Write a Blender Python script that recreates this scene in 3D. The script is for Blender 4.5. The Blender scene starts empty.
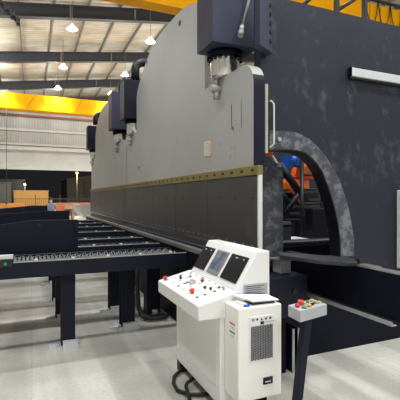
import bpy, bmesh, math, random
from mathutils import Vector
random.seed(4)
S = bpy.context.scene
COL = S.collection
PI = math.pi

# ------------------------------------------------------------------ materials
def nodes(name):
    m = bpy.data.materials.new(name); m.use_nodes = True
    nt = m.node_tree
    return m, nt, nt.nodes['Principled BSDF']

def rgb(r, g, b):
    f = lambda c: (c/255/12.92) if c/255 <= .04045 else ((c/255+.055)/1.055)**2.4
    return (f(r), f(g), f(b), 1)

def coords(nt, scale=(1, 1, 1)):
    t = nt.nodes.new('ShaderNodeTexCoord'); mp = nt.nodes.new('ShaderNodeMapping')
    mp.inputs['Scale'].default_value = scale
    nt.links.new(t.outputs['Object'], mp.inputs['Vector'])
    return mp.outputs['Vector']

def noise(nt, vec, scale, detail=4, rough=.55):
    n = nt.nodes.new('ShaderNodeTexNoise')
    n.inputs['Scale'].default_value = scale; n.inputs['Detail'].default_value = detail
    n.inputs['Roughness'].default_value = rough
    nt.links.new(vec, n.inputs['Vector'])
    return n.outputs['Fac']

def ramp(nt, fac, stops):
    r = nt.nodes.new('ShaderNodeValToRGB')
    e = r.color_ramp.elements
    while len(e) < len(stops): e.new(.5)
    for k, (p, c) in enumerate(stops):
        e[k].position = p; e[k].color = c if len(c) == 4 else (*c, 1)
    nt.links.new(fac, r.inputs['Fac'])
    return r.outputs['Color']

def mix(nt, fac, a, b, mode='MIX'):
    m = nt.nodes.new('ShaderNodeMix'); m.data_type = 'RGBA'; m.blend_type = mode
    if isinstance(fac, float): m.inputs[0].default_value = fac
    else: nt.links.new(fac, m.inputs[0])
    for v, i in ((a, 6), (b, 7)):
        if isinstance(v, tuple): m.inputs[i].default_value = v
        else: nt.links.new(v, m.inputs[i])
    return m.outputs[2]

def paint(name, col, rough=.45, metal=0., var=.08, scale=3., bump=0., spec=.5):
    """plain coated surface with faint unevenness"""
    m, nt, b = nodes(name)
    v = coords(nt)
    n = noise(nt, v, scale)
    lo = tuple(c*(1-var) for c in col[:3])+(1,); hi = tuple(min(1, c*(1+var)) for c in col[:3])+(1,)
    nt.links.new(ramp(nt, n, [(.3, lo), (.7, hi)]), b.inputs['Base Color'])
    b.inputs['Roughness'].default_value = rough; b.inputs['Metallic'].default_value = metal
    b.inputs['Specular IOR Level'].default_value = spec
    if bump:
        bp = nt.nodes.new('ShaderNodeBump'); bp.inputs['Strength'].default_value = bump
        bp.inputs['Distance'].default_value = .01
        nt.links.new(noise(nt, v, scale*12), bp.inputs['Height'])
        nt.links.new(bp.outputs['Normal'], b.inputs['Normal'])
    return m

def worn(name, base, wear, lo, hi, scale=(1, 1, 1), nscale=2.5, rough=.5, amount=1., fine=9., spec=.5):
    """paint rubbed through in irregular patches"""
    m, nt, b = nodes(name)
    v = coords(nt, scale)
    n1 = noise(nt, v, nscale, 6, .65)
    n2 = noise(nt, v, fine, 5, .7)
    ma = nt.nodes.new('ShaderNodeMath'); ma.operation = 'MULTIPLY'
    nt.links.new(n1, ma.inputs[0]); nt.links.new(n2, ma.inputs[1])
    msk = ramp(nt, ma.outputs[0], [(lo, (0, 0, 0)), (hi, (amount, amount, amount))])
    v2 = coords(nt)
    tone = ramp(nt, noise(nt, v2, 1.3, 3), [(.3, tuple(c*.88 for c in base[:3])), (.7, tuple(c*1.15 for c in base[:3]))])
    nt.links.new(mix(nt, msk, tone, wear), b.inputs['Base Color'])
    b.inputs['Roughness'].default_value = rough; b.inputs['Specular IOR Level'].default_value = spec
    return m

def emit(name, col, strength):
    m, nt, b = nodes(name)
    b.inputs['Base Color'].default_value = col
    b.inputs['Emission Color'].default_value = col
    b.inputs['Emission Strength'].default_value = strength
    b.inputs['Roughness'].default_value = .4
    return m

NAVY = rgb(50, 52, 66)
M = {}
M['frame'] = worn('frame_paint', rgb(36, 38, 50), rgb(116, 118, 128), .28, .50, (1, 1, .6), 2.2, .5, .55, 8., .3)
M['navy'] = worn('navy_paint', rgb(20, 23, 38), rgb(90, 92, 102), .43, .54, (1, 1, 1), 3., .5, .4, 9., .22)
M['navy_dark'] = paint('dark_navy', rgb(15, 16, 29), .55, 0, .08, 3., 0., .12)
M['throat'] = worn('scuffed_primer', rgb(64, 65, 74), rgb(124, 125, 130), .23, .32, (1, 1, 1), 5., .6, .75, 9.)
M['lining'] = paint('black_paint', rgb(24, 24, 28), .4)
M['charcoal'] = paint('charcoal_paint', rgb(52, 52, 58), .5)
M['plank'] = worn('oily_steel', rgb(40, 41, 46), rgb(92, 92, 96), .25, .5, (1, 1, 1), 4., .45, .5)
M['steel_dark'] = worn('dark_tool_steel', rgb(62, 60, 59), rgb(96, 94, 92), .26, .52, (1, 1, .3), 3., .42, .5)
M['steel'] = paint('machined_steel', rgb(165, 163, 158), .32, .7, .12, 6)
M['chrome'] = paint('chrome', rgb(225, 222, 216), .24, 1., .04)
M['chain_steel'] = paint('chain_steel', rgb(122, 122, 119), .5, .0, .2, 9)
M['housing'] = paint('housing_paint', rgb(58, 60, 77), .5, 0, .1, 3., 0., .25)
M['scale_grey'] = paint('scale_cover', rgb(176, 172, 158), .5)
M['zinc'] = paint('zinc_plate', rgb(170, 170, 168), .45, .3, .15, 8)
M['white'] = paint('white_powder_coat', rgb(226, 225, 221), .42, 0, .015)
M['cream'] = paint('warm_white_powder_coat', rgb(234, 232, 224), .42, 0, .015)
M['grey_box'] = paint('light_grey_enclosure', rgb(168, 169, 172), .45, 0, .03)
M['offwhite'] = paint('off_white_strip', rgb(214, 212, 204), .5, 0, .05)
M['paper'] = paint('paper', rgb(232, 230, 226), .7, 0, .03)
M['ink'] = paint('printed_ink', rgb(60, 62, 66), .6)
M['ink_pale'] = paint('pale_print', rgb(165, 166, 168), .6)
M['black'] = paint('black_rubber', rgb(22, 22, 23), .5)
M['black_gloss'] = paint('black_plastic', rgb(16, 16, 18), .25)
M['red'] = paint('red_plastic', rgb(205, 50, 48), .35)
M['magenta'] = paint('crimson_plastic', rgb(165, 35, 70), .35)
M['green'] = paint('green_plastic', rgb(30, 140, 110), .35)
M['yellow_btn'] = paint('amber_plastic', rgb(225, 170, 60), .35)
M['blue'] = paint('blue_paint', rgb(25, 95, 205), .4)
M['orange'] = paint('orange_paint', rgb(232, 110, 35), .45)
M['crane'] = paint('crane_yellow', rgb(236, 164, 0), .6, 0, .04, 1., 0., .12)
M['crane_dark'] = paint('crane_seam', rgb(150, 112, 10), .6)
M['olive'] = worn('brass_toned_strip', rgb(128, 114, 58), rgb(78, 73, 52), .2, .5, (1, 1, 1), 3., .4, .8)
M['bar'] = paint('aluminium_bar', rgb(200, 203, 204), .4, .1, .04)
M['girder'] = paint('grey_painted_steel', rgb(50, 50, 54), .55, 0, .06)
M['purlin'] = paint('purlin_steel', rgb(120, 112, 102), .6, 0, .1)
M['pipe_red'] = paint('red_brown_pipe', rgb(165, 95, 75), .5)
M['container'] = paint('tan_container_paint', rgb(196, 150, 82), .7, 0, .06)
M['timber'] = paint('timber', rgb(165, 108, 46), .8, 0, .2, 5)
M['board'] = paint('raw_board', rgb(178, 150, 122), .8, 0, .15, 4)
M['orange_edge'] = paint('orange_edge_paint', rgb(205, 104, 60), .7)
M['shed'] = paint('shed_cladding', rgb(66, 66, 65), .8, 0, .06)
M['fence'] = paint('fence_steel', rgb(70, 64, 56), .7)
M['pale_sheet'] = paint('pale_sheet', rgb(200, 198, 192), .4, .1, .05)
M['shirt'] = paint('blue_grey_cloth', rgb(120, 128, 146), .9)
M['skin'] = paint('skin', rgb(196, 150, 124), .6)
M['trousers'] = paint('dark_cloth', rgb(40, 44, 58), .9)
M['hair'] = paint('dark_hair', rgb(30, 24, 22), .8)
M['lamp_shell'] = paint('lamp_reflector', rgb(235, 232, 222), .4)
M['lamp_glow'] = emit('lamp_glow', (1, .95, .86, 1), 8)
M['street_glow'] = emit('street_glow', (1, .66, .3, 1), 9)
M['screen_off'] = paint('dark_glass_screen', rgb(30, 31, 34), .18)
M['screen_bezel'] = paint('screen_bezel', rgb(120, 124, 130), .35)
m, nt, b = nodes('lit_screen'); v = coords(nt)
c = ramp(nt, noise(nt, v, 14, 2), [(.35, rgb(70, 78, 92)), (.65, rgb(104, 112, 126))])
nt.links.new(c, b.inputs['Base Color']); nt.links.new(c, b.inputs['Emission Color'])
b.inputs['Emission Strength'].default_value = .25; b.inputs['Roughness'].default_value = .2
M['screen_on'] = m

# ram: pale grey paint with faint rub marks
m, nt, b = nodes('ram_grey'); v = coords(nt, (1, 1, .25)); v1 = coords(nt)
base = ramp(nt, noise(nt, v1, .6, 3), [(.3, rgb(160, 160, 157)), (.7, rgb(172, 172, 168))])
st = ramp(nt, noise(nt, v, 7, 6, .7), [(.60, (0, 0, 0)), (.78, (.35, .35, .35))])
nt.links.new(mix(nt, st, base, rgb(120, 120, 116)), b.inputs['Base Color'])
b.inputs['Roughness'].default_value = .5
M['ram'] = m

# floor: polished concrete with pour bands and cloudy patches
m, nt, b = nodes('concrete'); v = coords(nt); vb = coords(nt, (1, .10, 1)); va = coords(nt, (.06, 1, 1))
base = ramp(nt, noise(nt, v, .9, 8, .6), [(.25, rgb(172, 169, 158)), (.5, rgb(194, 190, 180)), (.75, rgb(208, 204, 195))])
band = ramp(nt, noise(nt, vb, 2.1, 3, .5), [(.46, (.84, .84, .84)), (.54, (1.06, 1.06, 1.05))])
band2 = ramp(nt, noise(nt, va, 1.1, 2, .4), [(.44, (.88, .88, .87)), (.55, (1.03, 1.03, 1.03))])
c = mix(nt, 1., base, band, 'MULTIPLY'); c = mix(nt, 1., c, band2, 'MULTIPLY')
sp = ramp(nt, noise(nt, v, 30, 4), [(.3, (.90, .90, .90)), (.7, (1.05, 1.05, 1.05))])
c = mix(nt, 1., c, sp, 'MULTIPLY')
br = nt.nodes.new('ShaderNodeTexBrick')
br.offset = 0; br.inputs['Scale'].default_value = 1
br.inputs['Brick Width'].default_value = 3.1; br.inputs['Row Height'].default_value = 1.45
br.inputs['Mortar Size'].default_value = .008
br.inputs['Color1'].default_value = (1, 1, 1, 1); br.inputs['Color2'].default_value = (.95, .95, .95, 1)
br.inputs['Mortar'].default_value = (.88, .88, .87, 1)
nt.links.new(v, br.inputs['Vector'])
c = mix(nt, 1., c, br.outputs['Color'], 'MULTIPLY')
nt.links.new(c, b.inputs['Base Color'])
rr = ramp(nt, noise(nt, v, 1.5, 4), [(.3, (.32, .32, .32)), (.7, (.55, .55, .55))])
nt.links.new(rr, b.inputs['Roughness'])
M['floor'] = m

# ribbed sheeting for roof and far wall
def ribbed(name, c0, c1, axis, freq, strength=.5, rough=.5, metal=.0, patch=.9, stretch=(1, 1, 1)):
    m, nt, b = nodes(name)
    v = coords(nt)
    w = nt.nodes.new('ShaderNodeTexWave'); w.wave_type = 'BANDS'; w.bands_direction = axis
    w.inputs['Scale'].default_value = freq; w.inputs['Distortion'].default_value = .0
    nt.links.new(v, w.inputs['Vector'])
    base = ramp(nt, noise(nt, coords(nt, stretch), patch, 4), [(.32, c0), (.68, c1)])
    nt.links.new(base, b.inputs['Base Color'])
    bp = nt.nodes.new('ShaderNodeBump'); bp.inputs['Strength'].default_value = strength
    bp.inputs['Distance'].default_value = .03
    nt.links.new(w.outputs['Fac'], bp.inputs['Height']); nt.links.new(bp.outputs['Normal'], b.inputs['Normal'])
    b.inputs['Roughness'].default_value = rough; b.inputs['Metallic'].default_value = metal
    return m
M['roof'] = ribbed('roof_sheet', rgb(164, 152, 126), rgb(200, 190, 168), 'Y', 1.2, .6, .45, .0, .8, (1, 2.5, 1))
M['far_wall'] = ribbed('wall_sheet', rgb(176, 170, 158), rgb(206, 200, 188), 'X', 1.5, .5, .45, .0, .5, (1, 1, .4))
M['wall'] = ribbed('side_wall_sheet', rgb(190, 186, 178), rgb(205, 202, 195), 'Y', 1.5, .4, .6)
M['door_sheet'] = ribbed('roller_door_slats', rgb(206, 203, 194), rgb(220, 217, 208), 'Z', 3., .5, .5)
M['asphalt'] = paint('asphalt', rgb(74, 70, 64), .8, 0, .2, 2.)

# ------------------------------------------------------------------ mesh builder
class MB:
    def __init__(s): s.v = []; s.f = []; s.sm = []; s.mi = []; s.cur = 0
    def add(s, vs, fs, smooth=False):
        o = len(s.v); s.v += [tuple(p) for p in vs]
        for k, f in enumerate(fs):
            s.f.append([i+o for i in f]); s.mi.append(s.cur)
            s.sm.append(smooth[k] if isinstance(smooth, list) else smooth)
        return s
    def hexa(s, p):
        return s.add(p, [(0, 3, 2, 1), (4, 5, 6, 7), (0, 1, 5, 4), (1, 2, 6, 5), (2, 3, 7, 6), (3, 0, 4, 7)])
    def box(s, x0, x1, y0, y1, z0, z1):
        return s.hexa([(x0, y0, z0), (x1, y0, z0), (x1, y1, z0), (x0, y1, z0), (x0, y0, z1), (x1, y0, z1), (x1, y1, z1), (x0, y1, z1)])
    def prism(s, poly, axis, a, b):
        """poly in the two other axes, in order (x:yz, y:xz, z:xy)"""
        def put(p, t): return (t, p[0], p[1]) if axis == 'x' else (p[0], t, p[1]) if axis == 'y' else (p[0], p[1], t)
        n = len(poly)
        vs = [put(p, a) for p in poly]+[put(p, b) for p in poly]
        fs = [tuple(range(n))[::-1], tuple(range(n, 2*n))]+[(i, (i+1) % n, n+(i+1) % n, n+i) for i in range(n)]
        return s.add(vs, fs)
    def cyl(s, p0, p1, r0, r1=None, n=14, caps=True):
        p0, p1 = Vector(p0), Vector(p1); r1 = r0 if r1 is None else r1
        d = (p1-p0).normalized(); u = d.orthogonal().normalized(); w = d.cross(u)
        vs = []
        for p, r in ((p0, r0), (p1, r1)):
            for i in range(n):
                a = 2*PI*i/n; vs.append(p+u*(r*math.cos(a))+w*(r*math.sin(a)))
        fs = [(i, (i+1) % n, n+(i+1) % n, n+i) for i in range(n)]; sm = [True]*n
        if caps: fs += [tuple(range(n))[::-1], tuple(range(n, 2*n))]; sm += [False, False]
        return s.add(vs, fs, sm)
    def tube(s, pts, r, n=10):
        pts = [Vector(p) for p in pts]; vs = []; fs = []; prev = None
        for k, p in enumerate(pts):
            d = ((pts[k+1] if k+1 < len(pts) else p)-(pts[k-1] if k else p)).normalized()
            u = d.orthogonal().normalized() if prev is None else (prev-d*prev.dot(d)).normalized()
            prev = u; w = d.cross(u)
            for i in range(n):
                a = 2*PI*i/n; vs.append(p+u*(r*math.cos(a))+w*(r*math.sin(a)))
        for k in range(len(pts)-1):
            for i in range(n):
                fs.append((k*n+i, k*n+(i+1) % n, (k+1)*n+(i+1) % n, (k+1)*n+i))
        sm = [True]*len(fs)
        fs += [tuple(range(n))[::-1], tuple(range((len(pts)-1)*n, len(pts)*n))]; sm += [False]*2
        return s.add(vs, fs, sm)
    def lathe(s, c, prof, n=16, axis='z'):
        vs = []; fs = []
        for r, h in prof:
            for i in range(n):
                a = 2*PI*i/n; vs.append((c[0]+r*math.cos(a), c[1]+r*math.sin(a), c[2]+h))
        for k in range(len(prof)-1):
            for i in range(n): fs.append((k*n+i, k*n+(i+1) % n, (k+1)*n+(i+1) % n, (k+1)*n+i))
        return s.add(vs, fs, True)
    def ball(s, c, r, n=12):
        return s.lathe(c, [(max(.0001, r*math.sin(PI*k/8)), -r*math.cos(PI*k/8)) for k in range(9)], n)
    def build(s, name, mat, parent=None, bevel=0.):
        me = bpy.data.meshes.new(name)
        root = parent
        off = Vector((0, 0, 0))
        while root is not None:
            off = off+Vector(root.location); root = root.parent
        me.from_pydata([tuple(Vector(p)-off) for p in s.v], [], s.f)
        mats = mat if isinstance(mat, (list, tuple)) else [mat]
        for q in mats: me.materials.append(M[q] if isinstance(q, str) else q)
        me.polygons.foreach_set('use_smooth', s.sm)
        me.polygons.foreach_set('material_index', s.mi)
        me.validate(); me.update()
        bm = bmesh.new(); bm.from_mesh(me); bmesh.ops.recalc_face_normals(bm, faces=bm.faces); bm.to_mesh(me); bm.free()
        o = bpy.data.objects.new(name, me); COL.objects.link(o)
        if parent is not None: o.parent = parent
        if bevel:
            md = o.modifiers.new('edge', 'BEVEL'); md.width = bevel; md.segments = 2; md.limit_method = 'ANGLE'
        return o

def tag(o, label=None, cat=None, group=None, kind=None):
    if label: o['label'] = label
    if cat: o['category'] = cat
    if group: o['group'] = group
    if kind: o['kind'] = kind
    return o
def empty(name, loc, label, cat, group=None):
    o = bpy.data.objects.new(name, None); COL.objects.link(o); o.location = loc
    return tag(o, label, cat, group)
def struct(name, mb, mat, bevel=0.): return tag(mb.build(name, mat, None, bevel), kind='structure')
def copy_tree(o, parent=None):
    c = o.copy(); COL.objects.link(c); c.parent = parent
    for ch in [q for q in bpy.data.objects if q.parent == o]: copy_tree(ch, c)
    return c
def arc(c, r, a0, a1, n=8): return [(c[0]+r*math.cos(math.radians(a0+(a1-a0)*k/n)), c[1]+r*math.sin(math.radians(a0+(a1-a0)*k/n))) for k in range(n+1)]
def B(*a): return MB().box(*a)

# ------------------------------------------------------------------ camera (eye at 1.6 m, level)
cam = bpy.data.objects.new('camera', bpy.data.cameras.new('camera')); COL.objects.link(cam)
cam.location = (0, 0, 1.6); cam.rotation_euler = (PI/2, 0, -math.radians(23.3))
cam.data.sensor_width = 36; cam.data.lens = 36*391/400; cam.data.shift_y = -2/400
cam.data.clip_start = .05; cam.data.clip_end = 400
S.camera = cam

# ------------------------------------------------------------------ the hall
XL, XR, YN, YF = -8., 20., -14., 36.
struct('floor', B(XL, XR, YN, YF+.3, -.2, 0), 'floor')
def rz(x): return 10.0+.14*(x-.6)
struct('ceiling', MB().hexa([(XL, YN, rz(XL)), (XR, YN, rz(XR)), (XR, YF+.3, rz(XR)), (XL, YF+.3, rz(XL)),
                             (XL, YN, rz(XL)+.1), (XR, YN, rz(XR)+.1), (XR, YF+.3, rz(XR)+.1), (XL, YF+.3, rz(XL)+.1)]), 'roof')
x = XL+.4
while x < XR-.3:
    struct('ceiling_purlin', MB().hexa([(x-.035, YN, rz(x)-.17), (x+.035, YN, rz(x)-.17), (x+.035, YF, rz(x)-.17), (x-.035, YF, rz(x)-.17),
                                        (x-.035, YN, rz(x)-.003), (x+.035, YN, rz(x)-.003), (x+.035, YF, rz(x)-.003), (x-.035, YF, rz(x)-.003)]), 'purlin')
    x += 1.42
def sloped(x0, x1, y0, y1, d0, d1):
    return [(x0, y0, rz(x0)-d0), (x1, y0, rz(x1)-d0), (x1, y1, rz(x1)-d0), (x0, y1, rz(x0)-d0),
            (x0, y0, rz(x0)-d1), (x1, y0, rz(x1)-d1), (x1, y1, rz(x1)-d1), (x0, y1, rz(x0)-d1)]
for y in (-12., -6., 0., 6., 12., 17.9, 23.8, 29.7, 35.4):
    r = MB(); r.hexa(sloped(XL, XR, y-.02, y+.02, .70, .20))
    r.hexa(sloped(XL, XR, y-.14, y+.14, .74, .70)); r.hexa(sloped(XL, XR, y-.14, y+.14, .20, .17))
    st = [-2.2, 1.55, 4.4, 8.2]
    o = struct('ceiling_beam', r, 'girder')
    if y > 15:
        for sx in st: tag(B(sx-.03, sx+.03, y-.13, y-.021, rz(sx)-.70, rz(sx)-.205).build('stiffener_plate', 'purlin', o))
struct('wall_left', B(XL-.2, XL, YN, YF+.3, -.2, rz(XL)+.1), 'wall')
struct('wall_right', B(XR, XR+.2, YN, YF+.3, -.2, rz(XR)+.1), 'wall')
struct('wall_near', MB().prism([(XL-.2, -.2), (XR+.2, -.2), (XR+.2, rz(XR)+.1), (XL-.2, rz(XL)+.1)], 'y', YN-.2, YN), 'wall')
# far wall with a wide, half-open door
DX0, DX1, DZ = -6.5, 9.5, 5.75
fw = MB()
fw.prism([(XL-.2, DZ), (XR+.2, DZ), (XR+.2, rz(XR)+.1), (XL-.2, rz(XL)+.1)], 'y', YF, YF+.2)
fw.box(XL-.2, DX0, YF, YF+.2, -.2, DZ); fw.box(DX1, XR+.2, YF, YF+.2, -.2, DZ)
struct('wall_far', fw, 'far_wall')
d = struct('door_1', B(DX0, DX1, YF-.02, YF+.06, 4.05, DZ-.15), 'door_sheet')
B(DX0, DX1, YF-.12, YF-.02, 3.98, 4.12).build('door_bottom_rail', 'offwhite', d)
struct('trim_1', B(DX0-.2, DX1+.2, YF-.35, YF, DZ-.15, DZ+.15), 'offwhite')
for k, z in enumerate((6.1, 7.3, 8.9)):
    struct('trim_%d' % (k+2), MB().box(XL, XR, YF-.2, YF, z-.09, z+.09), 'offwhite' if k < 2 else 'far_wall')
tag(MB().cyl((XL, YF-.45, 8.45), (XR, YF-.45, 8.45), .085).build('wall_pipe', 'pipe_red'), 'long red-brown pipe running along the far wall below the roof', 'pipe')

# ------------------------------------------------------------------ lights
LX = (-1.8, 1.55, 4.9, 8.25, 12.5); LY = (-9.5, -4.2, 1.1, 6.4, 11.7, 17.0, 22.2, 26.6, 31.5)
def lamp_light(x, y, p):
    l = bpy.data.lights.new('high_bay', 'SPOT'); l.energy = p; l.color = (.95, 1, 1.06); l.shadow_soft_size = .22; l.spot_size = math.radians(118); l.spot_blend = .7
    o = bpy.data.objects.new('high_bay', l); COL.objects.link(o); o.location = (x, y, 8.5)
    l = bpy.data.lights.new('high_bay_spill', 'POINT'); l.energy = p*.25; l.color = (.95, 1, 1.05); l.shadow_soft_size = .22
    o = bpy.data.objects.new('high_bay_spill', l); COL.objects.link(o); o.location = (x, y, 8.45)
for x in LX:
    for y in LY: lamp_light(x, y, 480)
names = {(1.55, 17.0): 'largest of the left row, below the nearest visible roof beam', (1.55, 22.2): 'middle of the left row of three',
         (1.55, 26.6): 'smallest of the left row, just above the yellow crane girder', (4.9, 17.0): 'nearest of the row beside the domed grey ram',
         (4.9, 22.2): 'second of the row beside the ram, above the elbow pipe', (4.9, 26.6): 'farthest of the row beside the ram, above the blue-black cylinder housings'}
lamp0 = None
for (x, y), t in names.items():
    if lamp0 is None:
        lamp0 = r = empty('high_bay_lamp', (x, y, 8.6), 'white cone-shaped hanging lamp, '+t, 'lamp', 'high bay lamps under the roof')
        MB().lathe((x, y, 8.6), [(.21, 0), (.20, .02), (.09, .13), (.05, .2), (.0001, .21)], 18).build('lamp_shade', 'lamp_glow', r)
        MB().lathe((x, y, 8.6), [(.0001, -.02), (.14, -.012), (.2, .0), (.0001, .012)], 18).build('diffuser', 'lamp_glow', r)
        MB().cyl((x, y, 8.81), (x, y, rz(x)-.02), .012, n=6).build('hanging_rod', 'purlin', r)
    else:
        o = copy_tree(lamp0); o.location = (x, y, 8.6); o['label'] = 'white cone-shaped hanging lamp, '+t

# ------------------------------------------------------------------ press brake (two stand in line; the near one is built, then copied)
press = empty('press_brake', (2.6, 3.22, 0), 'huge press brake with navy side frame, open throat and domed grey ram, nearest the camera', 'press brake', 'two press brakes standing in line')
IN = [(2.02, 2.06), (2.288, 2.082), (2.444, 2.079), (2.53, 2.062), (2.593, 2.03), (2.68, 1.965), (2.746, 1.888), (2.81, 1.77), (2.863, 1.642), (2.92, 1.49), (2.965, 1.327), (2.99, 1.17), (2.998, 1.041), (3.0, .98)]
OUT = [(2.02, 2.25), (2.288, 2.259), (2.40, 2.257), (2.468, 2.241), (2.59, 2.195), (2.694, 2.122), (2.80, 2.03), (2.89, 1.913), (2.965, 1.81), (3.025, 1.685), (3.08, 1.56), (3.121, 1.419), (3.155, 1.28), (3.177, 1.149), (3.18, .98)]
fr = MB().prism([(2.02, 3.57)]+IN+[(2.02, .98), (2.02, 0), (7.5, 0), (7.5, 3.57)], 'y', 3.22, 3.34)
side = fr.build('side_frame', 'frame', press)
tp = MB().prism(OUT+IN[::-1], 'y', 3.2, 3.219); tp.build('throat_plate', 'throat', side)
IN2 = [(a-.010 if a > 2.5 else a, b-.012 if b > 1.7 else b) for a, b in IN]
MB().prism(IN+IN2[::-1], 'y', 3.205, 3.36).build('throat_lining', 'lining', side)
MB().prism([(2.02, 0), (7.5, 0), (7.5, .70), (2.02, .70)], 'y', 3.205, 3.219).build('lower_dark_plate', 'navy_dark', side)  # thin plate making the lower frame face darker than the rest
for (hx, hz, hr) in ((2.15, 3.489, .026), (3.155, 2.74, .022)): MB().cyl((hx, 3.219, hz), (hx, 3.215, hz), hr).build('bolt_hole', 'black', side)
MB().cyl((2.215, 3.2, 2.17), (2.215, 3.18, 2.17), .022, n=6).build('hex_bolt', 'zinc', side)
fr2 = MB().prism([(2.02, 3.57)]+IN+[(2.02, .98), (2.02, 0), (7.5, 0), (7.5, 3.57)], 'y', 7.95, 8.07)
fr2.build('side_frame', 'frame', press)

# ram: front profile in Y,Z
dome = [(4.2, 3.85), (4.43, 4.0), (4.6, 4.07), (4.8, 4.125), (5.0, 4.155), (5.23, 4.18), (5.7, 4.2), (6.17, 4.18), (6.4, 4.14), (6.63, 4.07), (6.8, 4.0), (6.95, 3.92), (7.1, 3.85), (7.25, 3.76), (7.38, 3.66), (7.45, 3.54)]
prof = [(3.1, 1.86), (3.1, 2.66)]+arc((3.32, 2.66), .22, 180, 90, 8)[1:]+[(4.2, 2.88)]+dome+[(7.45, 2.88)]+[(8.15, 2.88)]+arc((8.15, 2.72), .16, 90, 0, 6)[1:]+[(8.31, 1.86)]
ram = MB().prism(prof, 'x', 1.87, 1.99)
ro = ram.build('ram', ['ram', 'navy'], press)
for p in ro.data.polygons:
    if p.normal.y < -.9 and p.center.y-0 < .2: p.material_index = 1
pl = B(1.864, 1.869, 4.02, 4.21, 2.075, 2.265).build('warning_sticker', 'yellow_btn', ro)
B(1.862, 1.866, 4.035, 4.195, 2.09, 2.25).build('sticker_print', 'offwhite', pl)
tx = MB()
for k in range(7): tx.box(1.8605, 1.8625, 4.05, 4.18-.02*(k % 3), 2.105+.02*k, 2.112+.02*k)
tx.build('sticker_text', 'ink_pale', pl)
pl = B(1.866, 1.869, 7.17, 7.33, 2.03, 2.2).build('safety_sticker', 'ram', ro)
B(1.864, 1.867, 7.17, 7.33, 2.15, 2.2).build('sticker_header', 'red', pl)
for (hy, hz) in ((5.036, 4.0), (6.706, 4.0)): MB().cyl((1.869, hy, hz), (1.866, hy, hz), .04).build('lifting_hole', 'black', ro)
sc = MB()
for (y0, z0, y1, z1, w) in ((3.53, 2.55, 3.52, 2.30, .012), (3.50, 2.32, 3.49, 2.28, .02), (3.33, 2.55, 3.32, 2.28, .006), (3.55, 2.31, 3.38, 2.34, .006), (3.56, 2.1, 3.5, 2.12, .008), (3.34, 2.33, 3.2, 2.36, .005), (3.8, 2.2, 3.77, 2.17, .006), (3.57, 2.0, 3.53, 2.04, .006)):
    sc.hexa([(1.868, y0-w/2, z0), (1.869, y0-w/2, z0), (1.869, y0+w/2, z0), (1.868, y0+w/2, z0), (1.868, y1-w/2, z1), (1.869, y1-w/2, z1), (1.869, y1+w/2, z1), (1.868, y1+w/2, z1)])
sc.build('scratch_mark', 'ink', ro)

cs = B(1.825, 1.88, 2.955, 8.31, 1.805, 1.89).build('clamp_strip', 'olive', press, .004)
bt = MB()
y = 3.02
while y < 8.2: bt.box(1.819, 1.826, y, y+.04, 1.838, 1.860); y += .2
tag(bt.build('clamp_slot', 'lining', cs), kind='stuff')
for k in range(5):
    y0 = 2.975+k*1.067
    h = B(1.835, 1.87, y0, y0+1.062, 1.13, 1.803).build('punch_holder', 'steel_dark', press, .003)
    for q in range(6):
        for z in ((1.60, 1.17) if q % 2 == 0 else (1.17,)): MB().cyl((1.834, y0+.08+q*.17, z), (1.830, y0+.08+q*.17, z), .008 if z < 1.5 else .011, n=8).build('socket_bolt', 'zinc' if z < 1.5 else 'lining', h)
B(1.832, 1.872, 2.95, 2.974, 1.10, 1.804).build('end_strip', 'offwhite', press, .003)

def cylinder(yc, near):
    """housing, flange, chrome barrel, rod and pin of one hydraulic cylinder"""
    r = B(1.66, 2.19, yc-.2, yc+.2, 3.17, 4.02 if near else 3.93).build('cylinder_housing', 'housing' if near else 'navy', press, .006)
    c = (1.93, yc+.06, 0)
    f = MB().cyl((c[0], c[1], 3.10), (c[0], c[1], 3.17), .195, n=28); f.build('flange', 'navy_dark', r)
    for k in range(16 if near else 0):
        a = 2*PI*k/16; MB().cyl((c[0]+.178*math.cos(a), c[1]+.178*math.sin(a), 3.07), (c[0]+.178*math.cos(a), c[1]+.178*math.sin(a), 3.10), .017, n=8).build('flange_bolt', 'black_gloss', r)
    MB().lathe((c[0], c[1], 0), [(.0001, 2.875), (.11, 2.875), (.145, 2.895), (.16, 2.91), (.16, 3.1)], 32).build('barrel', 'chrome', r)
    MB().cyl((1.83, yc+.06, 2.74), (1.83, yc+.06, 2.92), .028).build('piston_rod', 'steel', r)
    pn = MB(); pn.cyl((1.76, yc+.06, 2.775), (1.90, yc+.06, 2.775), .042, n=18); pn.cyl((1.825, yc+.06, 2.66), (1.825, yc+.06, 2.74), .032)
    pn.build('clevis_pin', 'zinc', r)
    return r
nb = cylinder(3.74, True)
fb = cylinder(7.79, False)
MB().tube([(1.93, 7.79, 4.0), (1.93, 7.79, 4.2)]+[(1.93+.16*(1-math.cos(a)), 7.79, 4.2+.16*math.sin(a)) for a in [k*PI/12 for k in range(1, 7)]]+[(2.4, 7.79, 4.36)], .085, 14).build('oil_pipe', 'lining', fb)
MB().tube([(2.06, 3.5, 3.80), (2.06, 3.5, 3.655), (1.975, 3.5, 3.34)], .014, 8).build('grease_pipe', 'zinc', nb)
ft = MB(); ft.cyl((1.975, 3.5, 3.36), (1.962, 3.5, 3.29), .024, n=8); ft.cyl((1.965, 3.5, 3.30), (1.945, 3.48, 3.245), .03, n=10); ft.build('pipe_fitting', 'zinc', nb)
gp = MB().prism([(1.95, 4.0), (1.95, 3.03), (2.085, 2.965), (2.085, 4.0)], 'y', 3.12, 3.215).build('guide_plate', 'housing', press, .004)
for k in range(6): B(2.06, 2.076, 3.108, 3.119, 3.06+.085*k, 3.095+.085*k).build('guide_bolt', 'black', gp)
ls = B(2.05, 2.08, 3.18, 3.2, 2.03, 2.69).build('linear_scale', 'scale_grey', press, .002)
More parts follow.
